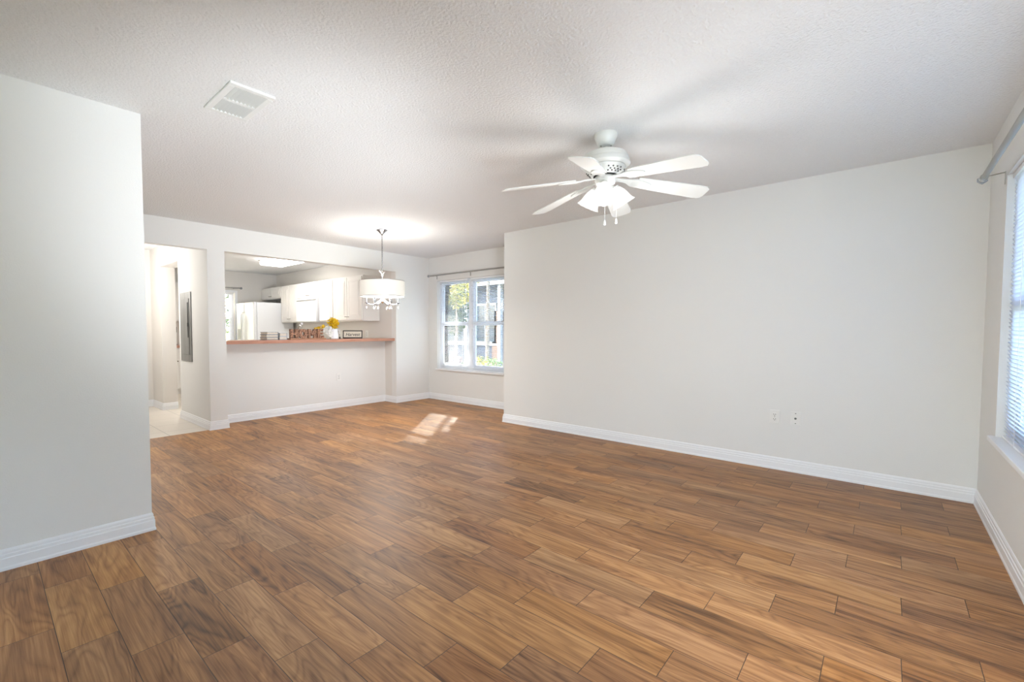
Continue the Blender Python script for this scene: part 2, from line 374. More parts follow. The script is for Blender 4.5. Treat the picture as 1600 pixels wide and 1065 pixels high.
# ---------------------------------------------------------------- windows
def window_y(idx, x_in, y0, y1, z0, z1, panes, depth=.14):
    """window in a wall facing -x: frame set back in the opening"""
    n = (y1-y0)/panes; xf = x_in+.075; fr = MB()
    fr.box(xf, xf+.06, y0, y1, z1-.04, z1); fr.box(xf, xf+.06, y0, y1, z0, z0+.05); fr.box(xf, xf+.06, y0, y0+.045, z0+.05, z1-.04); fr.box(xf, xf+.06, y1-.045, y1, z0+.05, z1-.04)
    for i in range(1, panes): fr.box(xf-.005, xf+.065, y0+i*n-.05, y0+i*n+.05, z0+.05, z1-.04)
    w_ = struct(f'window_{idx}', fr, VINYL)
    zm = z0+(z1-z0)*.515
    for i in range(panes):
        a = y0+i*n+(.05 if i else .045); c = y0+(i+1)*n-(.05 if i < panes-1 else .045)
        up = MB(); up.box(xf+.03, xf+.05, a, c, zm-.02, zm+.03); up.box(xf+.03, xf+.05, a, a+.03, zm+.03, z1-.04); up.box(xf+.03, xf+.05, c-.03, c, zm+.03, z1-.04); up.box(xf+.03, xf+.05, a+.03, c-.03, z1-.07, z1-.04)
        up.build('upper_sash', VINYL, w_)
        lo = MB(); lo.box(xf+.005, xf+.029, a, c, zm-.035, zm+.018); lo.box(xf+.005, xf+.029, a, c, z0+.05, z0+.095); lo.box(xf+.005, xf+.029, a, a+.035, z0+.095, zm-.035); lo.box(xf+.005, xf+.029, c-.035, c, z0+.095, zm-.035)
        lo.build('lower_sash', VINYL, w_)
        MB().box(xf+.038, xf+.041, a+.03, c-.03, zm+.03, z1-.07).build('glass_pane', GLASS, w_)
        MB().box(xf+.014, xf+.017, a+.035, c-.035, z0+.095, zm-.035).build('glass_pane', GLASS, w_)
    return w_
w1 = window_y(1, WX, *WIN1, 2)
MB().box(WX-.03, WX+.075, WIN1[0]-.02, WIN1[1]+.02, WIN1[2]-.022, WIN1[2]+.002, .004).build('window_sill', TRIM, w1)
def window_x(idx, y_in, sgn, x0, x1, z0, z1, panes):
    """window in a wall along x; sgn = +1 if outside is +y"""
    n = (x1-x0)/panes; fr = MB(); q = lambda d: y_in+sgn*d
    fr.box(x0, x1, q(.075), q(.135), z1-.04, z1); fr.box(x0, x1, q(.075), q(.135), z0, z0+.05); fr.box(x0, x0+.045, q(.075), q(.135), z0+.05, z1-.04); fr.box(x1-.045, x1, q(.075), q(.135), z0+.05, z1-.04)
    for i in range(1, panes): fr.box(x0+i*n-.05, x0+i*n+.05, q(.07), q(.138), z0+.05, z1-.04)
    w_ = struct(f'window_{idx}', fr, VINYL); zm = z0+(z1-z0)*.515
    for i in range(panes):
        a = x0+i*n+(.05 if i else .045); c = x0+(i+1)*n-(.05 if i < panes-1 else .045)
        up = MB(); up.box(a, c, q(.105), q(.125), zm-.02, zm+.03); up.box(a, a+.03, q(.105), q(.125), zm+.03, z1-.04); up.box(c-.03, c, q(.105), q(.125), zm+.03, z1-.04); up.build('upper_sash', VINYL, w_)
        lo = MB(); lo.box(a, c, q(.08), q(.104), zm-.035, zm+.018); lo.box(a, c, q(.08), q(.104), z0+.05, z0+.095); lo.box(a, a+.035, q(.08), q(.104), z0+.095, zm-.035); lo.box(c-.035, c, q(.08), q(.104), z0+.095, zm-.035); lo.build('lower_sash', VINYL, w_)
        MB().box(a+.03, c-.03, q(.113), q(.116), zm+.03, z1-.04).build('glass_pane', GLASS, w_)
        MB().box(a+.035, c-.035, q(.089), q(.092), z0+.095, zm-.035).build('glass_pane', GLASS, w_)
    return w_
w2 = window_x(2, NY, 1, *WIN2, 1)
MB().box(WIN2[0]-.02, WIN2[1]+.02, NY-.03, NY+.07, WIN2[2]-.022, WIN2[2]+.002, .004).build('window_sill', TRIM, w2)
MB().box(WIN2[1], WIN2[1]+.055, NY-.012, NY, WIN2[2], WIN2[3]+.05).box(WIN2[0]-.055, WIN2[0], NY-.012, NY, WIN2[2], WIN2[3]+.05).box(WIN2[0], WIN2[1], NY-.012, NY, WIN2[3], WIN2[3]+.05).build('window_casing', TRIM, w2)
w3 = window_x(3, YR, -1, *WIN3, 2)
MB().box(WIN3[0]-.03, WIN3[1]+.03, YR-.07, YR+.03, WIN3[2]-.025, WIN3[2]+.002, .004).build('window_sill', TRIM, w3)
# unseen glazed sliding door, added behind the camera to go with the fill panel
d = MB()
for a, b_ in ((0, .06), (1.27, 1.33), (2.54, 2.6)): d.box(-4.09, -4.03, a, b_, 0, 2.1)
d.box(-4.09, -4.03, .06, 2.54, 2.04, 2.1); d.box(-4.09, -4.03, .06, 2.54, 0, .06)
dd = struct('added_door_1', d, VINYL)
MB().box(-4.062, -4.058, .06, 1.27, .06, 2.04).build('glass_pane', GLASS, dd); MB().box(-4.062, -4.058, 1.33, 2.54, .06, 2.04).build('glass_pane', GLASS, dd)

# ---------------------------------------------------------------- blinds
def blind(loc, label, length, top, bottom, axis, tilt, pitch=.0225, depth=.025, group=None, wand=None, sm=None):
    """axis 'y': slats run along y, room at -x.  axis 'x': slats run along x, room at +y"""
    t = thing('window_blind', loc, label, 'blind', group); X0, Y0, Z0 = loc
    def bx(mb, l0, l1, d0, d1, z0, z1):
        if axis == 'y': mb.box(X0+d0, X0+d1, Y0+l0, Y0+l1, z0, z1)
        else: mb.box(X0+l0, X0+l1, Y0-d1, Y0-d0, z0, z1)
        return mb
    hl = length/2
    bx(MB(), -hl, hl, -.014, .014, top-.028, top).build('head_rail', SLAT, t)
    bx(MB(), -hl+.004, hl-.004, -.011, .011, bottom, bottom+.012).build('bottom_rail', SLAT, t)
    s_ = MB(); z = bottom+.026; ct, st = math.cos(tilt)*depth/2, math.sin(tilt)*depth/2; th = .0005
    while z < top-.035:
        pts = []
        for sx in (-1, 0, 1):
            dz = .0016 if sx == 0 else 0
            pts.append((sx*ct, z+sx*st+dz))
        vs = []
        for l in (-hl+.005, hl-.005):
            for (d_, zz) in pts: vs.append(s_.b.verts.new((X0+d_, Y0+l, zz) if axis == 'y' else (X0+l, Y0-d_, zz)))
            for (d_, zz) in pts[::-1]: vs.append(s_.b.verts.new((X0+d_, Y0+l, zz-th) if axis == 'y' else (X0+l, Y0-d_, zz-th)))
        for i in range(6): s_.b.faces.new((vs[i], vs[(i+1) % 6], vs[6+(i+1) % 6], vs[6+i]))
        s_.b.faces.new(vs[:6]); s_.b.faces.new(vs[6:][::-1]); z += pitch
    s_.build('slats', sm or SLAT, t)
    for k in (-.32, .32):
        bx(MB(), k*length-.001, k*length+.001, -.0145, -.0125, bottom, top-.02).build('ladder_cord', SLAT, t)
    if wand is not None:
        l, dl = wand
        a = (X0-.03, Y0+l, top-.03) if axis == 'y' else (X0+l, Y0+.03, top-.03); c = (X0-.034, Y0+l+dl, top-.6) if axis == 'y' else (X0+l+dl, Y0+.034, top-.6)
        MB().tube([a, c], .004).build('tilt_wand', SLAT, t)
    return t
ymid = (WIN1[0]+WIN1[1])/2
blind((WX+.035, (ymid+.03+WIN1[1]-.035)/2, WIN1[2]), 'white slatted blind over the dining window pane nearest the room corner', WIN1[1]-ymid-.075, WIN1[3]-.002, WIN1[2]+.004, 'y', math.radians(-9), group='blinds at the dining window', wand=(-.30, -.03))
blind((WX+.035, (WIN1[0]+.02+ymid-.03)/2, WIN1[2]), 'white slatted blind over the dining window pane beside the long bare wall', ymid-WIN1[0]-.05, WIN1[3]-.002, WIN1[2]+.004, 'y', math.radians(-9), group='blinds at the dining window')
blind(((WIN3[0]+WIN3[1])/2, YR-.035, WIN3[2]), 'closed white slatted blind in the large window at the right edge', WIN3[1]-WIN3[0]-.02, WIN3[3]-.002, WIN3[2]+.004, 'x', math.radians(-60), pitch=.0225, depth=.027, sm=SLATT)
blind(((WIN2[0]+WIN2[1])/2, NY+.02, WIN2[2]), 'white slatted blind in the far kitchen window left of the fridge', WIN2[1]-WIN2[0]-.03, WIN2[3]-.002, WIN2[2]+.004, 'x', math.radians(2), pitch=.026)

# ---------------------------------------------------------------- curtain rods
t = thing('curtain_rod', (WX, 5.0, 2.115), 'thin grey curtain rod above the dining window', 'curtain rod', None)
rx, rz = WX-.085, 2.118
MB().tube([(rx, 5.80, rz), (rx, 4.10, rz)], .012, 12).build('rod', RODM, t, True)
MB().ball((rx, 5.83, rz), .022).build('finial', CRYSTAL, t, True)
for yy in (5.705, 4.925, 4.15):
    MB().tube([(WX-.002, yy, rz), (rx, yy, rz)], .005).box(WX-.004, WX, yy-.007, yy+.007, rz-.055, rz+.01).torus((rx, yy, rz), .011, .003, R(PI/2, 'X'), 14, 6).build('bracket', RODM, t)
t = thing('curtain_rod', (3.0, YR, 2.08), 'thick pewter curtain rod with glass finial above the right edge window', 'curtain rod')
ry, rz = YR+.098, 2.073
MB().tube([(3.965, ry, rz), (2.0, ry, rz)], .0135, 16).build('rod', RODM, t, True)
MB().lathe([(.0, .0), (.017, .0), (.018, .004), (.012, .008), (.012, .014), (.016, .018), (0, .02)], T((3.963, ry, rz)) @ R(PI/2, 'Y'), 20).build('finial_collar', CHROME, t, True)
MB().ball((4.003, ry, rz), .026, sub=1).build('glass_finial', CRYSTAL, t)
for xx in (4.07, 2.08):
    x_in = min(xx, 3.93) if xx > 3 else xx
    MB().tube([(xx, YR+.003, rz+.04), (x_in+.01, ry, rz+.002), (x_in, ry, rz-.012)], .004).box(xx-.006, xx+.006, YR, YR+.004, rz-.03, rz+.045).torus((x_in, ry, rz), .0155, .003, R(PI/2, 'Y'), 14, 6).build('bracket', STEEL, t)
t = thing('curtain_rod', (3.3, NY, 2.1), 'short dark curtain rod above the far kitchen window', 'curtain rod')
MB().tube([(2.7, NY-.08, 2.085), (3.80, NY-.08, 2.085)], .012, 10).build('rod', RODM, t, True)
MB().ball((3.83, NY-.08, 2.085), .026).build('finial', CRYSTAL, t, True)
MB().tube([(3.70, NY-.002, 2.075), (3.70, NY-.08, 2.085)], .006).build('bracket', RODM, t)

# ---------------------------------------------------------------- ceiling vent
vx0, vx1, vy0, vy1 = .889, 1.115, 2.447, 2.842
t = thing('ceiling_vent', ((vx0+vx1)/2, (vy0+vy1)/2, H), 'white louvred air vent on the ceiling above the near left wall', 'vent')
m_ = MB(); b1 = .032; zt = H-.012
m_.box(vx0, vx1, vy0, vy0+b1, zt, H, .003); m_.box(vx0, vx1, vy1-b1, vy1, zt, H, .003); m_.box(vx0, vx0+b1, vy0+b1, vy1-b1, zt, H, .003); m_.box(vx1-b1, vx1, vy0+b1, vy1-b1, zt, H, .003)
ym = (vy0+vy1)/2; m_.box(vx0+b1, vx1-b1, ym-.009, ym+.009, zt, H)
m_.build('vent_frame', WHITE, t)
MB().box(vx0+b1-.002, vx1-b1+.002, vy0+b1-.002, vy1-b1+.002, H-.0025, H-.001).build('duct_opening', SLOT, t)
for bank in ((vy0+b1, ym-.009), (ym+.009, vy1-b1)):
    for i in range(8):
        xc = vx0+b1+.012+i*(vx1-vx0-2*b1-.02)/7.0
        MB().box(-.0092, .0092, bank[0], bank[1]-.006, -.0008, .0008, M=T((xc, 0, H-.0085)) @ R(math.radians(42), 'Y')).build('louvre', WHITE, t)

# ---------------------------------------------------------------- ceiling fan
FX, FY = 2.738, 1.353
fan = thing('ceiling_fan', (FX, FY, H), 'white six-bladed ceiling fan with three lit tulip shades', 'ceiling fan')
FT = T((FX, FY, 0))
MB().lathe([(0, H), (.070, H), (.071, H-.012), (.066, H-.03), (.048, H-.072), (.040, H-.078), (0, H-.078)], FT).build('canopy', WHITE, fan, True)
MB().lathe([(0, H-.07), (.0135, H-.07), (.0135, 2.325), (0, 2.325)], FT, 20).build('downrod', WHITE, fan, True)
for a_ in (0.6, 2.7, 4.8): MB().ball((FX+.036*math.cos(a_), FY+.036*math.sin(a_), H-.08), .006, sub=1).build('screw', STEEL, fan)
MB().lathe([(0, 2.335), (.03, 2.335), (.05, 2.328), (.10, 2.322), (.128, 2.31), (.138, 2.292), (.138, 2.275), (.146, 2.27), (.152, 2.255), (.152, 2.243), (.143, 2.236), (.120, 2.228), (.118, 2.225), (.0, 2.225)], FT, 48).build('motor_housing', WHITE, fan, True)
vring = MB().lathe([(0, 2.226), (.125, 2.226), (.118, 2.208), (.088, 2.178), (.080, 2.176), (0, 2.176)], FT, 48).build('vented_ring', WHITE, fan, True)
for i in range(25):
    for k, (rr, zz) in enumerate(((.1155, 2.203), (.1045, 2.192), (.0955, 2.1835))):
        if (i % 5) == 4: continue
        an = 2*PI*(i+.5*(k % 2))/25
        MB().ball((FX+rr*math.cos(an), FY+rr*math.sin(an), zz), .0056, sub=1).build('vent_hole', SLOT, vring)
MB().lathe([(0, 2.178), (.074, 2.178), (.074, 2.170), (0, 2.170)], FT, 40).build('flywheel', DARK, fan)
MB().lathe([(0, 2.171), (.062, 2.171), (.066, 2.165), (.066, 2.14), (.058, 2.125), (.040, 2.118), (0, 2.116)], FT, 36).build('switch_housing', WHITE, fan, True)
MB().lathe([(0, 2.118), (.026, 2.118), (.030, 2.10), (.024, 2.075), (.012, 2.062), (.007, 2.05), (0, 2.046)], FT, 24).build('light_kit_stem', WHITE, fan, True)
bl_ang = [math.radians(-165-60*i) for i in range(6)]
DROOP = math.atan2(2.152-2.078, .663-.12)
for a_ in bl_ang:
    Mb = FT @ T((0, 0, 2.168)) @ R(a_, 'Z') @ R(DROOP, 'Y')
    # blade outline: narrow root, wide tip with rounded corners
    prof = [(.205, .050), (.24, .057), (.60, .071), (.640, .068), (.657, .055), (.664, .034)]
    out = [(x, y) for x, y in prof]+[(x, -y) for x, y in prof[::-1]]
    m_ = MB(); Mp = Mb @ R(math.radians(-12), 'X'); n = len(out)
    a1 = [m_.b.verts.new(Mp @ Vector((x, y, .003))) for x, y in out]; a2 = [m_.b.verts.new(Mp @ Vector((x, y, -.003))) for x, y in out]
    m_.b.faces.new(a1); m_.b.faces.new(a2[::-1])
    for i in range(n): m_.b.faces.new((a1[i], a2[i], a2[(i+1) % n], a1[(i+1) % n]))
    m_.build('blade', WHITE, fan)
    ir = [(.060, .014), (.10, .012), (.14, .018), (.17, .034), (.205, .042), (.245, .034), (.285, .020), (.30, .006)]
    out = ir+[(x, -y) for x, y in ir[::-1]]
    m_ = MB(); n = len(out)
    zz = lambda x: -.008 if x > .15 else -.002
    a1 = [m_.b.verts.new(Mp @ Vector((x, y, zz(x)+.004))) for x, y in out]; a2 = [m_.b.verts.new(Mp @ Vector((x, y, zz(x)-.004))) for x, y in out]
    for i in range(7):
        j = n-1-i
        m_.b.faces.new((a1[i], a1[i+1], a1[j-1], a1[j])); m_.b.faces.new((a2[i+1], a2[i], a2[j], a2[j-1]))
        m_.b.faces.new((a1[i+1], a1[i], a2[i], a2[i+1])); m_.b.faces.new((a1[j], a1[j-1], a2[j-1], a2[j]))
    m_.b.faces.new((a1[0], a1[n-1], a2[n-1], a2[0])); m_.b.faces.new((a1[7], a2[7], a2[8], a1[8]))
    m_.build('blade_iron', WHITE, fan)
view_right = YAW-PI/2
for k, ph in enumerate((10, 130, -110)):
    az = view_right+math.radians(ph)
    Ms = FT @ T((0, 0, 2.105)) @ R(az, 'Z')
    P0 = Vector((.022, 0, -.012)); P1 = Vector((.058, 0, .008))
    MB().tube([Ms @ P0, Ms @ Vector((.04, 0, .006)), Ms @ P1, Ms @ Vector((.070, 0, -.004))], .0075, 10).build('lamp_arm', WHITE, fan, True)
    Mt = Ms @ T((.066, 0, .004)) @ R(PI-math.radians(33), 'Y')
    MB().lathe([(0, -.004), (.024, -.004), (.026, .02), (.0, .02)], Mt, 24).build('shade_holder', WHITE, fan, True)
    pr = [(.027, .008), (.034, .018), (.046, .040), (.053, .065), (.058, .090), (.066, .112), (.072, .122), (.069, .121), (.055, .090), (.050, .065), (.043, .040), (.031, .020), (.025, .012)]
    MB().lathe(pr, Mt, 60, scallop=[0, 0, 0, .01, .02, .04, .055, .055, .02, .01, 0, 0, 0], nsc=12).build('tulip_shade', SHADEG, fan, 60)
    MB().ball(Mt @ Vector((0, 0, .062)), .026, sub=2).build('bulb', BULB, fan, True)
    
light('fan_bulb_light', 'POINT', (FX, FY, 1.72), 8.5, (1, .985, .96), radius=.2)
for dx, zb in ((.0, 1.875), (.082, 1.885)):
    px_, py_ = FX+math.cos(view_right)*dx*.9, FY+math.sin(view_right)*dx*.9
    ch = MB().tube([(px_, py_, 2.12), (px_, py_, zb+.02)], .0014, 6).build('pull_chain', WHITE, fan)
    MB().lathe([(0, .026), (.004, .024), (.0075, .008), (.0075, -.004), (.004, -.008), (0, -.008)], T((px_, py_, zb)), 14).build('chain_pull', WHITE, ch, True)

# ---------------------------------------------------------------- chandelier
CX, CY = 3.438, 4.669
ch = thing('chandelier', (CX, CY, H), 'drum shade chandelier with chrome arms and crystal drops hanging by the kitchen bar', 'chandelier')
CT = T((CX, CY, 0))
MB().lathe([(0, H), (.068, H), (.070, H-.008), (.058, H-.014), (.050, H-.022), (.030, H-.040), (.014, H-.055), (.008, H-.066), (0, H-.068)], CT, 36).build('canopy', DCHROME, ch, True)
c_ = MB(); z = H-.075; k = 0
while z > 1.93:
    c_.torus((CX, CY, z), .0075, .0022, (R(PI/2, 'X') if k % 2 else R(PI/2, 'X').copy()) if False else (R(PI/2, 'X') if k % 2 else R(PI/2, 'Y') @ R(PI/2, 'Z')), 12, 5, 1.9); z -= .0245; k += 1
c_.build('chain', DCHROME, ch, True)
MB().torus((CX, CY, 1.915), .016, .003, R(PI/2, 'X'), 20, 6).build('hanging_loop', CHROME, ch, True)
MB().tube([(CX-.045, CY, 1.935), (CX, CY, 1.893), (CX+.045, CY, 1.925)], .006, 8).build('bow_knot', CHROME, ch, True)
MB().lathe([(0, 1.905), (.010, 1.90), (.016, 1.885), (.010, 1.87), (.008, 1.86), (.008, 1.58), (.02, 1.57), (.028, 1.555), (.018, 1.54), (.006, 1.53), (0, 1.525)], CT, 20).build('center_column', CHROME, ch, True)
SR, ZT_, ZB_ = .276, 1.808, 1.612
MB().lathe([(SR, ZB_), (SR, ZT_), (SR-.003, ZT_), (SR-.003, ZB_), (SR, ZB_)], CT, 72).build('drum_shade', LINEN, ch, 50)
MB().lathe([(SR+.001, ZB_-.002), (SR+.001, ZB_+.006), (SR-.004, ZB_+.006), (SR-.004, ZB_-.002), (SR+.001, ZB_-.002)], CT, 72).lathe([(SR+.001, ZT_-.006), (SR+.001, ZT_+.002), (SR-.004, ZT_+.002), (SR-.004, ZT_-.006), (SR+.001, ZT_-.006)], CT, 72).build('shade_trim', STEEL, ch, 50)
MB().lathe([(0, ZB_+.012), (SR-.006, ZB_+.012), (SR-.006, ZB_+.015), (0, ZB_+.015)], CT, 60).build('bottom_diffuser', DIFF, ch)
for i in range(3):
    an = 2*PI*i/3; MB().tube([(CX, CY, 1.80), (CX+math.cos(an)*(SR-.002), CY+math.sin(an)*(SR-.002), 1.80)], .0025, 6).build('shade_spoke', CHROME, ch)
for i in range(6):
    an = view_right+math.radians(14)+2*PI*i/6; ca, sa = math.cos(an), math.sin(an)
    path = []
    for q in range(13):
        u = q/12; r_ = .012+.185*u; z_ = 1.585-.075*math.sin(min(1, u*1.15)*PI*.62)**1.0+.012*u*u
        path.append((CX+ca*r_, CY+sa*r_, z_))
    arm = MB().tube(path, .0042, 8).build('arm', DCHROME, ch, True)
    ex, ey, ez = path[-1]
    MB().lathe([(0, 0), (.018, .004), (.020, .008), (.007, .008), (.007, .07), (0, .07)], T((ex, ey, ez)), 16).build('candle_cup', DCHROME, ch, True)
    for (rr, dz) in ((.110, -.012), (.195, -.004)):
        ox, oy = CX+ca*rr, CY+sa*rr; zt_ = 1.518+dz
        m_ = MB().tube([(ox, oy, zt_), (ox, oy, zt_-.022)], .0008, 5); m_.build('crystal_wire', CHROME, ch)
        MB().lathe([(0, 0), (.004, -.004), (.0085, -.020), (.0065, -.028), (0, -.034)], T((ox, oy, zt_-.018)), 8).build('crystal_drop', CRYSTAL, ch)
light('chandelier_light', 'AREA', (CX, CY, ZB_-.004), 19.0, (1, .98, .95), target=(CX, CY, 0), size=.38)
light('chandelier_uplight', 'POINT', (CX, CY, 1.80), 11.5, (1, .98, .95), radius=.26)

# ---------------------------------------------------------------- kitchen ceiling light
kl = thing('ceiling_light', (3.62, 7.75, H), 'rounded white fluorescent ceiling light glowing in the kitchen', 'ceiling light')
MB().box(3.42, 3.87, 7.42, 8.32, H-.012, H, .004).build('base_pan', STEEL, kl)
MB().box(3.43, 3.86, 7.44, 8.30, H-.085, H-.012, .034).build('diffuser', GLOW, kl, 50)
light('kitchen_light', 'AREA', (3.63, 7.76, H-.10), 10, (1, .965, .91), target=(3.63, 7.76, 0), size=.5, size_y=1.2)

# ---------------------------------------------------------------- outlets and panel
def outlet(p, ang, label, kind='duplex', group=None):
    t = thing('wall_outlet' if kind == 'duplex' else 'cable_jack', p, label, 'outlet' if kind == 'duplex' else 'jack', group)
    M_ = frame_at(p, ang)
    MB().box(-.036, .036, -.006, 0, -.058, .058, .002, M=M_).build('cover_plate', PLATE, t)
    if kind == 'duplex':
        for dz in (.02, -.02):
            rc = MB().box(-.0165, .0165, -.0085, -.005, dz-.0135, dz+.0135, .002, M=M_).build('receptacle', PLATE, t)
            MB().box(-.0085, -.0055, -.0092, -.008, dz-.003, dz+.007, M=M_).box(.0055, .0085, -.0092, -.008, dz-.003, dz+.007, M=M_).box(-.0025, .0025, -.0092, -.008, dz-.0105, dz-.005, M=M_).build('slots', SLOT, rc)
        MB().box(-.0025, .0025, -.0072, -.005, -.0025, .0025, M=M_).build('screw', SLOT, t)
    else:
        MB().lathe([(0, .012), (.005, .012), (.005, .008), (.0085, .006), (.0085, 0), (0, 0)], M_ @ T((0, -.005, 0)) @ R(PI/2, 'X'), 14).build('connector', SLOT, t)
        for dz in (.042, -.042): MB().box(-.004, .004, -.0072, -.005, dz-.003, dz+.003, M=M_).build('screw', SLOT, t)
    return t
# frame_at: local -y is the front; wall facing -x needs +90 rotation... front (-y) rotated to -x
outlet((AX, .688, .452), -PI/2, 'white double outlet low on the long wall, left of the cable jack')
outlet((AX, .541, .455), -PI/2, 'white cable jack plate low on the long wall near the corner', 'jack')
outlet((3.745, HWY, .475), 0, 'white double outlet low on the half wall under the bar counter')
outlet((KX, 6.74, 1.13), -PI/2, 'white double outlet on the kitchen wall beside the framed sign')

# recess
ep = thing('electrical_panel', (JX, 6.755, .79), 'tall grey metal electrical panel on the doorway side wall', 'electrical panel')
MB().box(JX-.012, JX, 6.535, 6.975, .79, 1.685, .003).build('panel_cover', PANELG, ep)
dr = MB().box(JX-.018, JX-.0125, 6.60, 6.91, .88, 1.60, .002).build('panel_door', PANELG, ep)
MB().box(JX-.024, JX-.018, 6.618, 6.632, 1.10, 1.55, .001).build('latch_strip', DARK, dr)
MB().box(JX-.028, JX-.018, 6.612, 6.640, 1.24, 1.29, .002).build('latch', BLACK, dr)

# ---------------------------------------------------------------- bar counter
ct = thing('bar_counter', (3.3, 6.2, 1.022), 'terracotta brown bar counter top on the half wall', 'counter')
MB().box(PX2, KX, 5.965, 6.44, 1.022, 1.062, .004).build('counter_slab', COUNTER, ct)
MB().box(PX2, KX, 5.958, 5.965, 1.020, 1.063, .002).build('front_edging', COUNTER, ct)
ZC = 1.0635-.001

# ---------------------------------------------------------------- kitchen cabinets
def door_panel(mb, M_, w, h_):
    """raised-panel cabinet door, local x 0..w, z 0..h, front towards -y"""
    mb.box(0, w, -.018, 0, 0, h_, .002, M=M_); s_ = .055 if h_ > .4 else .045
    if w < .3: s_ = .045
    mb.box(s_, w-s_, -.0155, -.014, s_, h_-s_, M=M_)
    g = MB()
    for (x0, x1, z0, z1) in ((s_, w-s_, s_, s_+.006), (s_, w-s_, h_-s_-.006, h_-s_), (s_, s_+.006, s_, h_-s_), (w-s_-.006, w-s_, s_, h_-s_)):
        mb.box(x0, x1, -.022, -.018, z0, z1, .001, M=M_)
    mb.box(s_+.028, w-s_-.028, -.023, -.018, s_+.028, h_-s_-.028, .002, M=M_)
    return mb
CF = KX-.33
def wall_cabinet(y0, y1, z0, z1, label, doors, knob='inner', lit=None):
    t = thing('wall_cabinet', (KX, (y0+y1)/2, z0), label, 'cabinet', 'wall cabinets along the kitchen side wall')
    MB().box(CF, KX-.001, y0, y1, z0, z1, .002).build('cabinet_body', CAB, t)
    n = doors; w = (y1-y0-.03-(n-1)*.012)/n
    for i in range(n):
        ys = y1-.015-i*(w+.012)       # local x runs towards -y
        M_ = T((CF, ys, z0+.02)) @ R(-PI/2, 'Z')
        dm = MB(); door_panel(dm, M_, w, z1-z0-.04); dr_ = dm.build('cabinet_door', CAB, t)
        left = (i == 0 and n == 2) or (n == 1)
        kx_ = w-.03 if left else .03
        kz = .05 if z1-z0 > .4 else .035
        kc = M_ @ Vector((kx_, -.018, kz))
        MB().tube([kc+Vector((0, -.022, 0)), kc+Vector((-.018, -.018, 0)), kc+Vector((-.018, .018, 0)), kc+Vector((0, .022, 0))], .0045, 8).build('handle', BRONZE, dr_, True)
    return t
ZB0, ZB1 = 1.352, 2.105
wall_cabinet(6.365, 7.27, ZB0, ZB1, 'white double-door wall cabinet nearest the bar, above the framed sign', 2)
wall_cabinet(7.275, 7.76, ZB0, ZB1, 'white single-door wall cabinet just right of the microwave', 1)
wall_cabinet(7.765, 8.57, 1.80, ZB1, 'short white wall cabinet directly over the microwave', 2)
wall_cabinet(8.575, 9.315, ZB0, ZB1, 'white wall cabinet between the microwave and the fridge', 2)
wall_cabinet(9.32, NY-.002, 1.86, ZB1, 'short white wall cabinet above the fridge', 2)

mw = thing('microwave', (KX, 8.16, 1.352), 'white microwave hood mounted under the short wall cabinet', 'microwave')
MB().box(CF-.05, KX-.001, 7.785, 8.55, 1.352, 1.797, .006).build('microwave_body', FRIDGE, mw)
MB().box(CF-.068, CF-.051, 7.98, 8.545, 1.36, 1.715, .006).build('microwave_door', FRIDGE, mw)
MB().box(CF-.064, CF-.051, 7.79, 7.975, 1.36, 1.715, .004).build('control_panel', FRIDGE, mw)
MB().box(CF-.060, CF-.051, 7.80, 8.535, 1.755, 1.770, .001).build('vent_grille', PANELG, mw)
MB().tube([(CF-.07, 8.0, 1.40), (CF-.095, 8.0, 1.43), (CF-.095, 8.0, 1.66), (CF-.07, 8.0, 1.69)], .008).build('door_handle', FRIDGE, mw, True)

fr = thing('refrigerator', (4.17, 9.78, 0), 'white side-by-side refrigerator in the far kitchen corner', 'refrigerator')
fy0, fy1, fx0, fx1, fz = 9.335, 10.235, 3.80, 4.555, 1.760
MB().box(fx0, fx1, fy0, fy1, .02, fz, .008).build('fridge_body', FRIDGE, fr)
MB().box(fx0+.02, fx1-.05, fy0+.02, fy1-.02, 0, .03).build('kick_plate', SLOT, fr)
for a, b_, hx in ((fy0, 9.80, 9.765), (9.808, fy1, 9.843)):
    dr_ = MB().box(fx0-.065, fx0-.004, a, b_, .06, fz+.002, .012).build('fridge_door', FRIDGE, fr)
    MB().tube([(fx0-.066, hx, .75), (fx0-.11, hx, .80), (fx0-.11, hx, 1.52), (fx0-.066, hx, 1.57)], .011, 10).build('door_handle', FRIDGE, dr_, True)
    if a > 9.8:
        MB().box(fx0-.069, fx0-.064, 9.89, 10.17, .98, 1.34, .002).build('dispenser_frame', WHITE, dr_); MB().box(fx0-.071, fx0-.068, 9.92, 10.14, 1.0, 1.22).build('dispenser_recess', PANELG, dr_)

# kitchen counter and cabinets on the wall beyond the hall opening
kc = thing('base_cabinet', (2.44, 9.95, 0), 'white base cabinet seen through the hall opening', 'cabinet')
MB().box(PX2+.001, 2.84, 9.68, NY-.001, .09, .868, .002).build('cabinet_body', CAB, kc)
MB().box(PX2+.01, 2.83, 9.73, NY-.01, 0, .09).build('toe_kick', CAB, kc)
for i in range(2):
    M_ = T((PX2+.02+i*.395, 9.68, .11)); dm = MB(); door_panel(dm, M_, .375, .56); q = dm.build('cabinet_door', CAB, kc)
    MB().ball((PX2+.02+i*.395+(.34 if i == 0 else .035), 9.652, .62), .011).build('knob', BRONZE, q, True)
    q = MB().box(PX2+.02+i*.395, PX2+.395+i*.395, 9.662, 9.68, .69, .85, .002).build('drawer_front', CAB, kc); MB().ball((PX2+.21+i*.395, 9.652, .77), .011).build('knob', BRONZE, q, True)
tag(MB().box(PX2+.001, 2.87, 9.64, NY-.001, .868, .91, .004).build('worktop', COUNTER), 'terracotta brown worktop on the far base cabinet', 'worktop')
wc = thing('wall_cabinet', (2.44, NY, 1.36), 'white wall cabinet seen through the hall opening', 'cabinet')
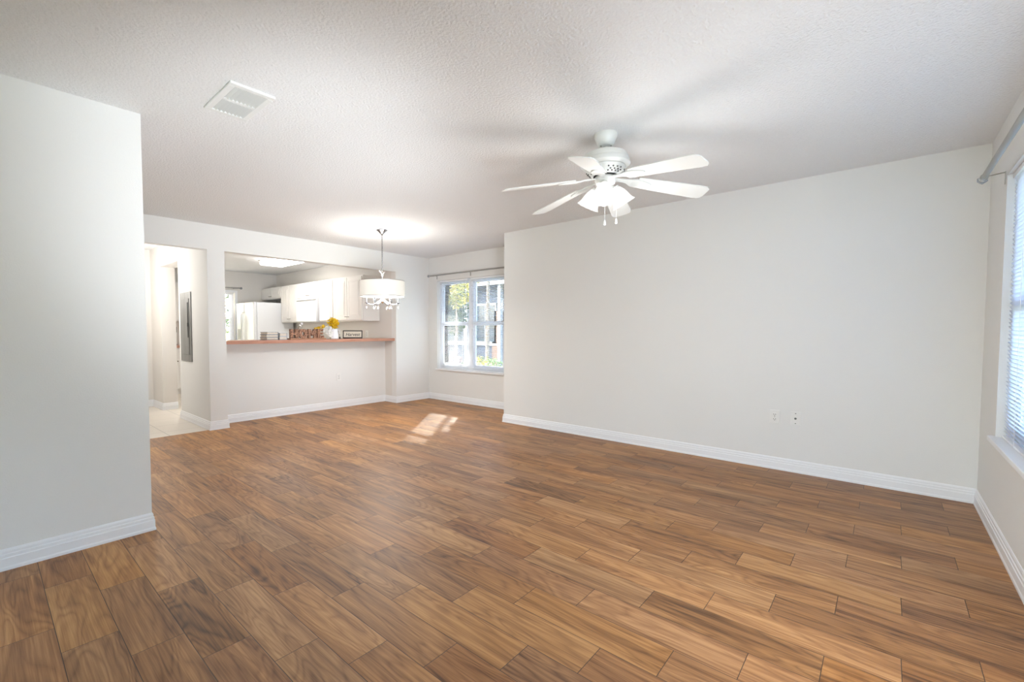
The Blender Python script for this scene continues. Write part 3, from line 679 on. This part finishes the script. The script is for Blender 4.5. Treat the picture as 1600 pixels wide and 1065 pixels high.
MB().box(PX2+.001, 2.76, NY-.33, NY-.001, 1.36, ZB1, .002).build('cabinet_body', CAB, wc)
for i in range(2):
    dm = MB(); door_panel(dm, T((PX2+.01+i*.355, NY-.33, 1.375)), .345, .715); dm.build('cabinet_door', CAB, wc)
cm = thing('coffee_maker', (2.41, 9.88, .91), 'black coffee maker on the worktop seen through the hall opening', 'coffee maker')
MB().box(2.30, 2.52, 9.78, 10.02, .91, .935, .006).build('base', BLACK, cm); MB().box(2.30, 2.52, 9.93, 10.03, .935, 1.20, .006).build('water_tank', BLACK, cm)
MB().box(2.30, 2.52, 9.78, 10.02, 1.15, 1.26, .012).build('brew_head', BLACK, cm)
MB().lathe([(0, .937), (.065, .937), (.078, .97), (.078, 1.02), (.055, 1.07), (.05, 1.09), (0, 1.09)], T((2.41, 9.85, 0)), 28).build('glass_carafe', GLASSD, cm, True)

# sink run on the kitchen side of the half wall, with the tap that rises behind the sign
sc = thing('sink_cabinet', (3.3, 6.65, 0), 'white sink base cabinet on the kitchen side of the half wall', 'cabinet')
MB().box(2.25, 4.2, HWY+.122, 6.93, .09, .868, .002).build('cabinet_body', CAB, sc)
MB().box(2.26, 4.19, HWY+.14, 6.87, 0, .09).build('toe_kick', CAB, sc)
for i in range(4):
    M_ = T((4.185-i*.485, 6.93, .11)) @ R(PI, 'Z'); dm = MB(); door_panel(dm, M_, .47, .72); dm.build('cabinet_door', CAB, sc)
tag(MB().box(2.23, 4.22, HWY+.121, 6.96, .868, .905, .004).build('worktop', COUNTER), 'terracotta brown worktop beside the sink behind the bar', 'worktop')
fc = thing('kitchen_faucet', (3.30, 6.50, .905), 'chrome kitchen tap rising behind the HOME sign', 'faucet')
MB().lathe([(0, .905), (.028, .905), (.028, .915), (.014, .93), (.014, .96), (0, .96)], T((3.30, 6.50, 0)), 20).build('tap_base', CHROME, fc, True)
MB().tube([(3.30, 6.50, .95), (3.30, 6.50, 1.20), (3.30, 6.515, 1.245), (3.30, 6.55, 1.265), (3.30, 6.59, 1.255), (3.30, 6.61, 1.22), (3.30, 6.61, 1.17)], [.010, .010, .010, .010, .010, .011, .013], 12).build('spout', STEEL, fc, True)
MB().ball((3.30, 6.50, 1.29), .022).build('white_knob', CERAM, fc, True)

# ---------------------------------------------------------------- things on the bar
def book(y0, x0, x1, y1, z0, z1, cover, label, rot=0, group='books on the bar counter'):
    cx_, cy_ = (x0+x1)/2, (y0+y1)/2; w, d_ = (x1-x0)/2, (y1-y0)/2
    t = thing('book', (cx_, cy_, z0), label, 'book', group); M_ = T((cx_, cy_, 0)) @ R(rot, 'Z')
    c_ = MB(); c_.box(-w, w, -d_, d_, z0, z0+.004, M=M_); c_.box(-w, w, -d_, d_, z1-.004, z1, M=M_); c_.box(w-.005, w, -d_, d_, z0+.004, z1-.004, M=M_); c_.build('cover', cover, t)
    MB().box(-w+.006, w-.006, -d_+.006, d_-.006, z0+.0045, z1-.0045, M=M_).build('pages', PAGES, t)
hz = .0355
book(6.10, 2.600, 2.762, 6.31, ZC, ZC+hz, BOOKA, 'grey book at the bottom of the stack of three on the bar', .03)
book(6.10, 2.603, 2.765, 6.31, ZC+hz+.0005, ZC+2*hz, BOOKA, 'grey book in the middle of the stack of three on the bar', -.02)
book(6.10, 2.604, 2.760, 6.30, ZC+2*hz+.0005, ZC+3*hz, BOOKA, 'grey book on top of the stack of three on the bar', .05)
book(6.12, 2.785, 2.895, 6.29, ZC, ZC+.046, BOOKB, 'pale blue book lying under another, between book stack and HOME sign', .0)
book(6.12, 2.787, 2.893, 6.28, ZC+.0465, ZC+.094, BOOKB, 'pale blue book lying on another, between book stack and HOME sign', .04)

hs = thing('home_sign', (3.18, 6.10, ZC), 'carved wooden sign with block letters reading HOME on the bar', 'sign')
MB().box(2.912, 3.455, 6.065, 6.165, ZC, ZC+.020, .003).build('sign_base', BASEW, hs)
def letter(polys, x0, w, h_, nm='letter'):
    m_ = MB()
    for p in polys: m_.prism([(x0+a*w, b_*h_) for a, b_ in p], T((0, 6.095, ZC+.020)), .04)
    return m_.build(nm, SIGNW, hs)
def rc(a, b_, c, d_): return [(a, b_), (c, b_), (c, d_), (a, d_)]
LH = .128
letter([rc(0, 0, .36, 1), rc(.64, 0, 1, 1), rc(.36, .36, .64, .66)], 2.93, .118, LH)
ring = []
om = MB(); nseg = 28; Mo = T((3.120, 6.095, ZC+.020+LH/2))
def sup(t, rx_, rz_): c, s = math.cos(t), math.sin(t); return (rx_*abs(c)**.7*(1 if c > 0 else -1), rz_*abs(s)**.7*(1 if s > 0 else -1))
vo = [[om.b.verts.new(Mo @ Vector((sup(2*PI*i/nseg, a, b_)[0], y_, sup(2*PI*i/nseg, a, b_)[1]))) for i in range(nseg)] for a, b_, y_ in ((.064, LH/2, 0), (.020, LH/2-.040, 0), (.020, LH/2-.040, .04), (.064, LH/2, .04))]
for q in range(4):
    for i in range(nseg): j = (i+1) % nseg; om.b.faces.new((vo[q][i], vo[q][j], vo[(q+1) % 4][j], vo[(q+1) % 4][i]))
om.build('letter', SIGNW, hs)
letter([rc(0, 0, .30, 1), rc(.70, 0, 1, 1), [(.30, 1), (.30, .55), (.5, .22), (.5, .62)], [(.70, 1), (.5, .62), (.5, .22), (.70, .55)]], 3.192, .128, LH)
letter([rc(0, 0, .40, 1), rc(.40, 0, 1, .26), rc(.40, .74, 1, 1), rc(.40, .38, .85, .62)], 3.338, .100, LH)

vs = thing('pitcher', (3.625, 6.12, ZC), 'white ceramic pitcher vase holding the yellow flowers', 'vase')
VT = T((3.618, 6.13, ZC))
MB().lathe([(0, 0), (.058, 0), (.066, .012), (.064, .07), (.054, .125), (.056, .150), (.053, .150), (.050, .125), (.059, .07), (.060, .015), (0, .012)], VT, 36).build('pitcher_body', CERAM, vs, True)
MB().tube([VT @ Vector(p) for p in ((.052, 0, .135), (.095, 0, .130), (.100, 0, .07), (.062, 0, .035))], .006, 8).build('pitcher_handle', CERAM, vs, True)
fb = thing('flower_bouquet', (3.618, 6.13, ZC+.15), 'spray of yellow flowers standing in the white pitcher', 'flowers')
def petals(mb, c, rad, n, size, flat=1):
    for _ in range(n):
        while True:
            p = Vector((random.uniform(-1, 1), random.uniform(-1, 1), random.uniform(-1, 1)))
            if p.length < 1: break
        p = Vector((c[0]+p.x*rad[0], c[1]+p.y*rad[1], c[2]+p.z*rad[2]))
        M_ = T(p) @ R(random.uniform(0, 6.28), 'Z') @ R(random.uniform(0, 3.14), 'X')
        for k in range(5):
            Mk = M_ @ R(2*PI*k/5, 'Z'); s_ = size*random.uniform(.7, 1.2)
            q = [Mk @ Vector(v) for v in ((0, 0, 0), (s_*.5, -s_*.32, .2*s_), (s_, 0, .35*s_), (s_*.5, s_*.32, .2*s_))]
            vv = [mb.b.verts.new(x) for x in q]; mb.b.faces.new(vv)
    return mb
petals(MB(), (3.605, 6.12, ZC+.235), (.085, .07, .080), 150, .027).build('yellow_blossoms', YEL, fb)
petals(petals(MB(), (3.44, 6.13, ZC+.178), (.075, .04, .022), 26, .022), (3.34, 6.13, ZC+.162), (.035, .03, .014), 8, .018).build('yellow_blossoms', YEL, fb)
st_ = MB()
for a_, b_, c in ((-.06, 0, .25), (.03, .02, .27), (0, -.03, .24), (-.18, 0, .18), (.05, -.02, .23), (-.12, .02, .20)):
    st_.tube([VT @ Vector((0, 0, .03)), VT @ Vector((a_*.35, b_*.4, .16)), VT @ Vector((a_, b_, c))], .0022, 6)
st_.build('stems', GREEN, fb)
wb = thing('white_blossom_spray', (3.49, 6.05, ZC), 'cluster of white blossoms between the HOME sign and pitcher', 'flowers')
petals(petals(petals(MB(), (3.475, 6.045, ZC+.135), (.062, .032, .050), 120, .026), (3.50, 6.045, ZC+.075), (.040, .026, .035), 40, .022), (3.515, 6.045, ZC+.032), (.022, .022, .018), 22, .018).build('white_blossoms', PETALW, wb)
MB().tube([(3.515, 6.045, ZC), (3.51, 6.045, ZC+.06), (3.48, 6.045, ZC+.13)], .004, 6).build('stem', GREEN, wb)
sh = thing('shaker', (3.735, 6.16, ZC), 'tiny black shaker between the white pitcher and framed sign', 'shaker')
MB().lathe([(0, 0), (.013, 0), (.014, .01), (.010, .03), (0, .03)], T((3.735, 6.16, ZC)), 16).build('shaker_body', BLACK, sh, True)
MB().lathe([(0, .03), (.010, .03), (.008, .040), (0, .043)], T((3.735, 6.16, ZC)), 16).build('shaker_cap', STEEL, sh, True)

# framed sign leaning back
fs = thing('framed_sign', (3.99, 6.19, ZC), 'dark framed sign with cream face lettered Harvest on the bar', 'sign')
FM = T((3.985, 6.20, ZC+.008)) @ R(math.radians(-38), 'Z') @ R(math.radians(-14), 'X')
fwid, fh, fd, bw = .300, .125, .030, .014
m_ = MB(); m_.box(-fwid/2, fwid/2, 0, fd, 0, bw, .001, M=FM); m_.box(-fwid/2, fwid/2, 0, fd, fh-bw, fh, .001, M=FM); m_.box(-fwid/2, -fwid/2+bw, 0, fd, bw, fh-bw, M=FM); m_.box(fwid/2-bw, fwid/2, 0, fd, bw, fh-bw, M=FM)
m_.build('frame', FRAMEB, fs)
MB().box(-fwid/2+bw, fwid/2-bw, .010, .016, bw, fh-bw, M=FM).build('sign_face', PAPER, fs)
def text_mesh(txt, size, M_, m, parent, name='lettering', ext=.0006, off=0, shear=0):
    cu = bpy.data.curves.new('t', 'FONT'); cu.body = txt; cu.size = size; cu.extrude = ext; cu.offset = off; cu.shear = shear; cu.align_x = 'CENTER'; cu.align_y = 'CENTER'
    o = bpy.data.objects.new('t', cu); LINK(o); bpy.context.view_layer.update()
    me = bpy.data.meshes.new_from_object(o.evaluated_get(bpy.context.evaluated_depsgraph_get())); bpy.data.objects.remove(o)
    me.transform(M_ @ R(PI/2, 'X')); me.materials.clear(); me.materials.append(m); me.name = name
    q = bpy.data.objects.new(name, me); LINK(q); q.parent = parent; q.matrix_parent_inverse = Matrix.Translation(-Vector(parent.location)); return q
text_mesh('Harvest', .068, FM @ T((0, .0092, fh*.47)), INK, fs, off=.0006, shear=.25)

# ---------------------------------------------------------------- outdoors
struct('ground', MB().box(-30, 60, -30, 60, -.35, -.20), noise_color(mat('grass_ground', (.2, .3, .1), .9), (.06, .09, .03), (.14, .16, .07), 2))
tag(MB().box(7.3, 10.9, 5.5, 15.5, -.26, -.19).build('mulch_bed', MULCH), 'pale mulch bed outside the dining window', 'mulch bed', kind='stuff')
def leaves(mb, c, rad, n, size):
    for _ in range(n):
        while True:
            p = Vector((random.uniform(-1, 1), random.uniform(-1, 1), random.uniform(-1, 1)))
            if .25 < p.length < 1: break
        p = Vector((c[0]+p.x*rad[0], c[1]+p.y*rad[1], c[2]+p.z*rad[2])); s_ = size*random.uniform(.6, 1.3)
        M_ = T(p) @ R(random.uniform(0, 6.28), 'Z') @ R(random.uniform(-1.2, 1.2), 'X') @ R(random.uniform(-1.2, 1.2), 'Y')
        vv = [mb.b.verts.new(M_ @ Vector(v)) for v in ((-s_, 0, 0), (0, -s_*.45, s_*.15), (s_, 0, 0), (0, s_*.45, s_*.15))]; mb.b.faces.new(vv)
    return mb
def tree(x, y, zc, rad, n, size, leaf, label, trunk=.09, name='tree'):
    t = thing(name, (x, y, -.2), label, 'tree' if name == 'tree' else 'shrub')
    if trunk:
        MB().tube([(x, y, -.22), (x+.05, y, zc*.5), (x, y, zc)], [trunk*1.3, trunk, trunk*.5], 10).build('trunk', BARK, t, True)
    else:
        MB().tube([(x, y, -.2), (x, y, zc)], .02, 6).build('stem', BARK, t)
    leaves(MB(), (x, y, zc), rad, n, size).build('foliage', leaf, t); return t
tree(9.3, 9.15, 2.55, (.6, .8, .75), 800, .07, LEAFY, 'yellow-leaved tree at the upper left of the dining window', .03)
tree(11.1, 10.95, 2.2, (.5, .50, 1.2), 1100, .09, LEAFG, 'dark green tree right behind the yellow-leaved one', .04)
for x, y, zc, rr, lf, lb in ((9.1, 7.55, .12, .42, LEAFL, 'pale green round shrub outside the right dining pane'), (9.9, 8.75, .10, .46, LEAFY, 'yellowish shrub at the middle of the dining window view'),
                             (9.9, 9.80, .05, .45, LEAFP, 'pinkish leafed shrub at the lower left of the dining window'), (9.0, 8.42, .0, .38, LEAFL, 'low pale green shrub between the round and the yellowish ones')):
    tree(x, y, zc, (rr, rr, .36), 650, .045, lf, lb, 0, 'shrub')
tree(3.2, 13.0, 1.7, (1.6, .8, 1.1), 2600, .09, LEAFG, 'green tree outside the far kitchen window', .08)
# trees added to block sun from the dining window's upper part and right half
tree(11.1, 9.5, 6.2, (1.5, 1.5, 1.0), 6000, .16, LEAFG, 'tall tree added with its crown above the dining window view to block sun', .05)
tree(8.9, 7.05, 3.45, (.62, .60, .92), 2400, .12, LEAFG, 'slim tree added out of view beyond the long wall to block sun', .04)
nb = thing('neighbouring_house', (13.6, 12, -.2), 'blue-grey neighbouring house with white trim beyond the dining window', 'house')
MB().box(13.0, 13.2, 6.0, 19.0, -.2, 2.9).build('house_wall', SIDING, nb)
m_ = MB(); vsr = [m_.b.verts.new(p) for p in ((12.55, 5.6, 2.85), (12.55, 19.4, 2.85), (15.6, 19.4, 3.9), (15.6, 5.6, 3.9), (12.55, 5.6, 3.0), (12.55, 19.4, 3.0), (15.6, 19.4, 4.05), (15.6, 5.6, 4.05))]
for q in ((0, 1, 2, 3), (4, 7, 6, 5), (0, 4, 5, 1), (3, 2, 6, 7), (0, 3, 7, 4), (1, 5, 6, 2)): m_.b.faces.new([vsr[i] for i in q])
m_.build('roof', ROOF, nb); MB().box(12.5, 12.55, 5.6, 19.4, 2.82, 3.02).build('fascia', EXTW, nb)
for yy in (11.2, 12.8):
    q = MB().box(12.95, 13.0, yy-.55, yy+.55, .7, 2.2).box(12.93, 12.96, yy-.62, yy+.62, .62, .7).build('house_window', EXTW, nb)
    MB().box(12.94, 12.952, yy-.47, yy-.03, .78, 1.42).box(12.94, 12.952, yy+.03, yy+.47, .78, 1.42).box(12.94, 12.952, yy-.47, yy-.03, 1.48, 2.12).box(12.94, 12.952, yy+.03, yy+.47, 1.48, 2.12).build('glass', GLASSD, q)
MB().box(12.95, 13.0, 10.35, 10.85, -.15, 1.9).build('front_door', DOORB, nb)
for yy in (8.7, 10.24, 11.86, 13.6): MB().box(12.6, 12.74, yy-.07, yy+.07, -.2, 2.85).build('porch_post', EXTW, nb)
tag(MB().box(11.75, 12.45, 5.5, 19, -.2, -.08).build('walkway', noise_color(mat('grey_concrete', (.15, .15, .15), .9), (.10, .10, .10), (.17, .165, .16), 5)), 'pale concrete walkway in front of the neighbouring house', 'walkway')
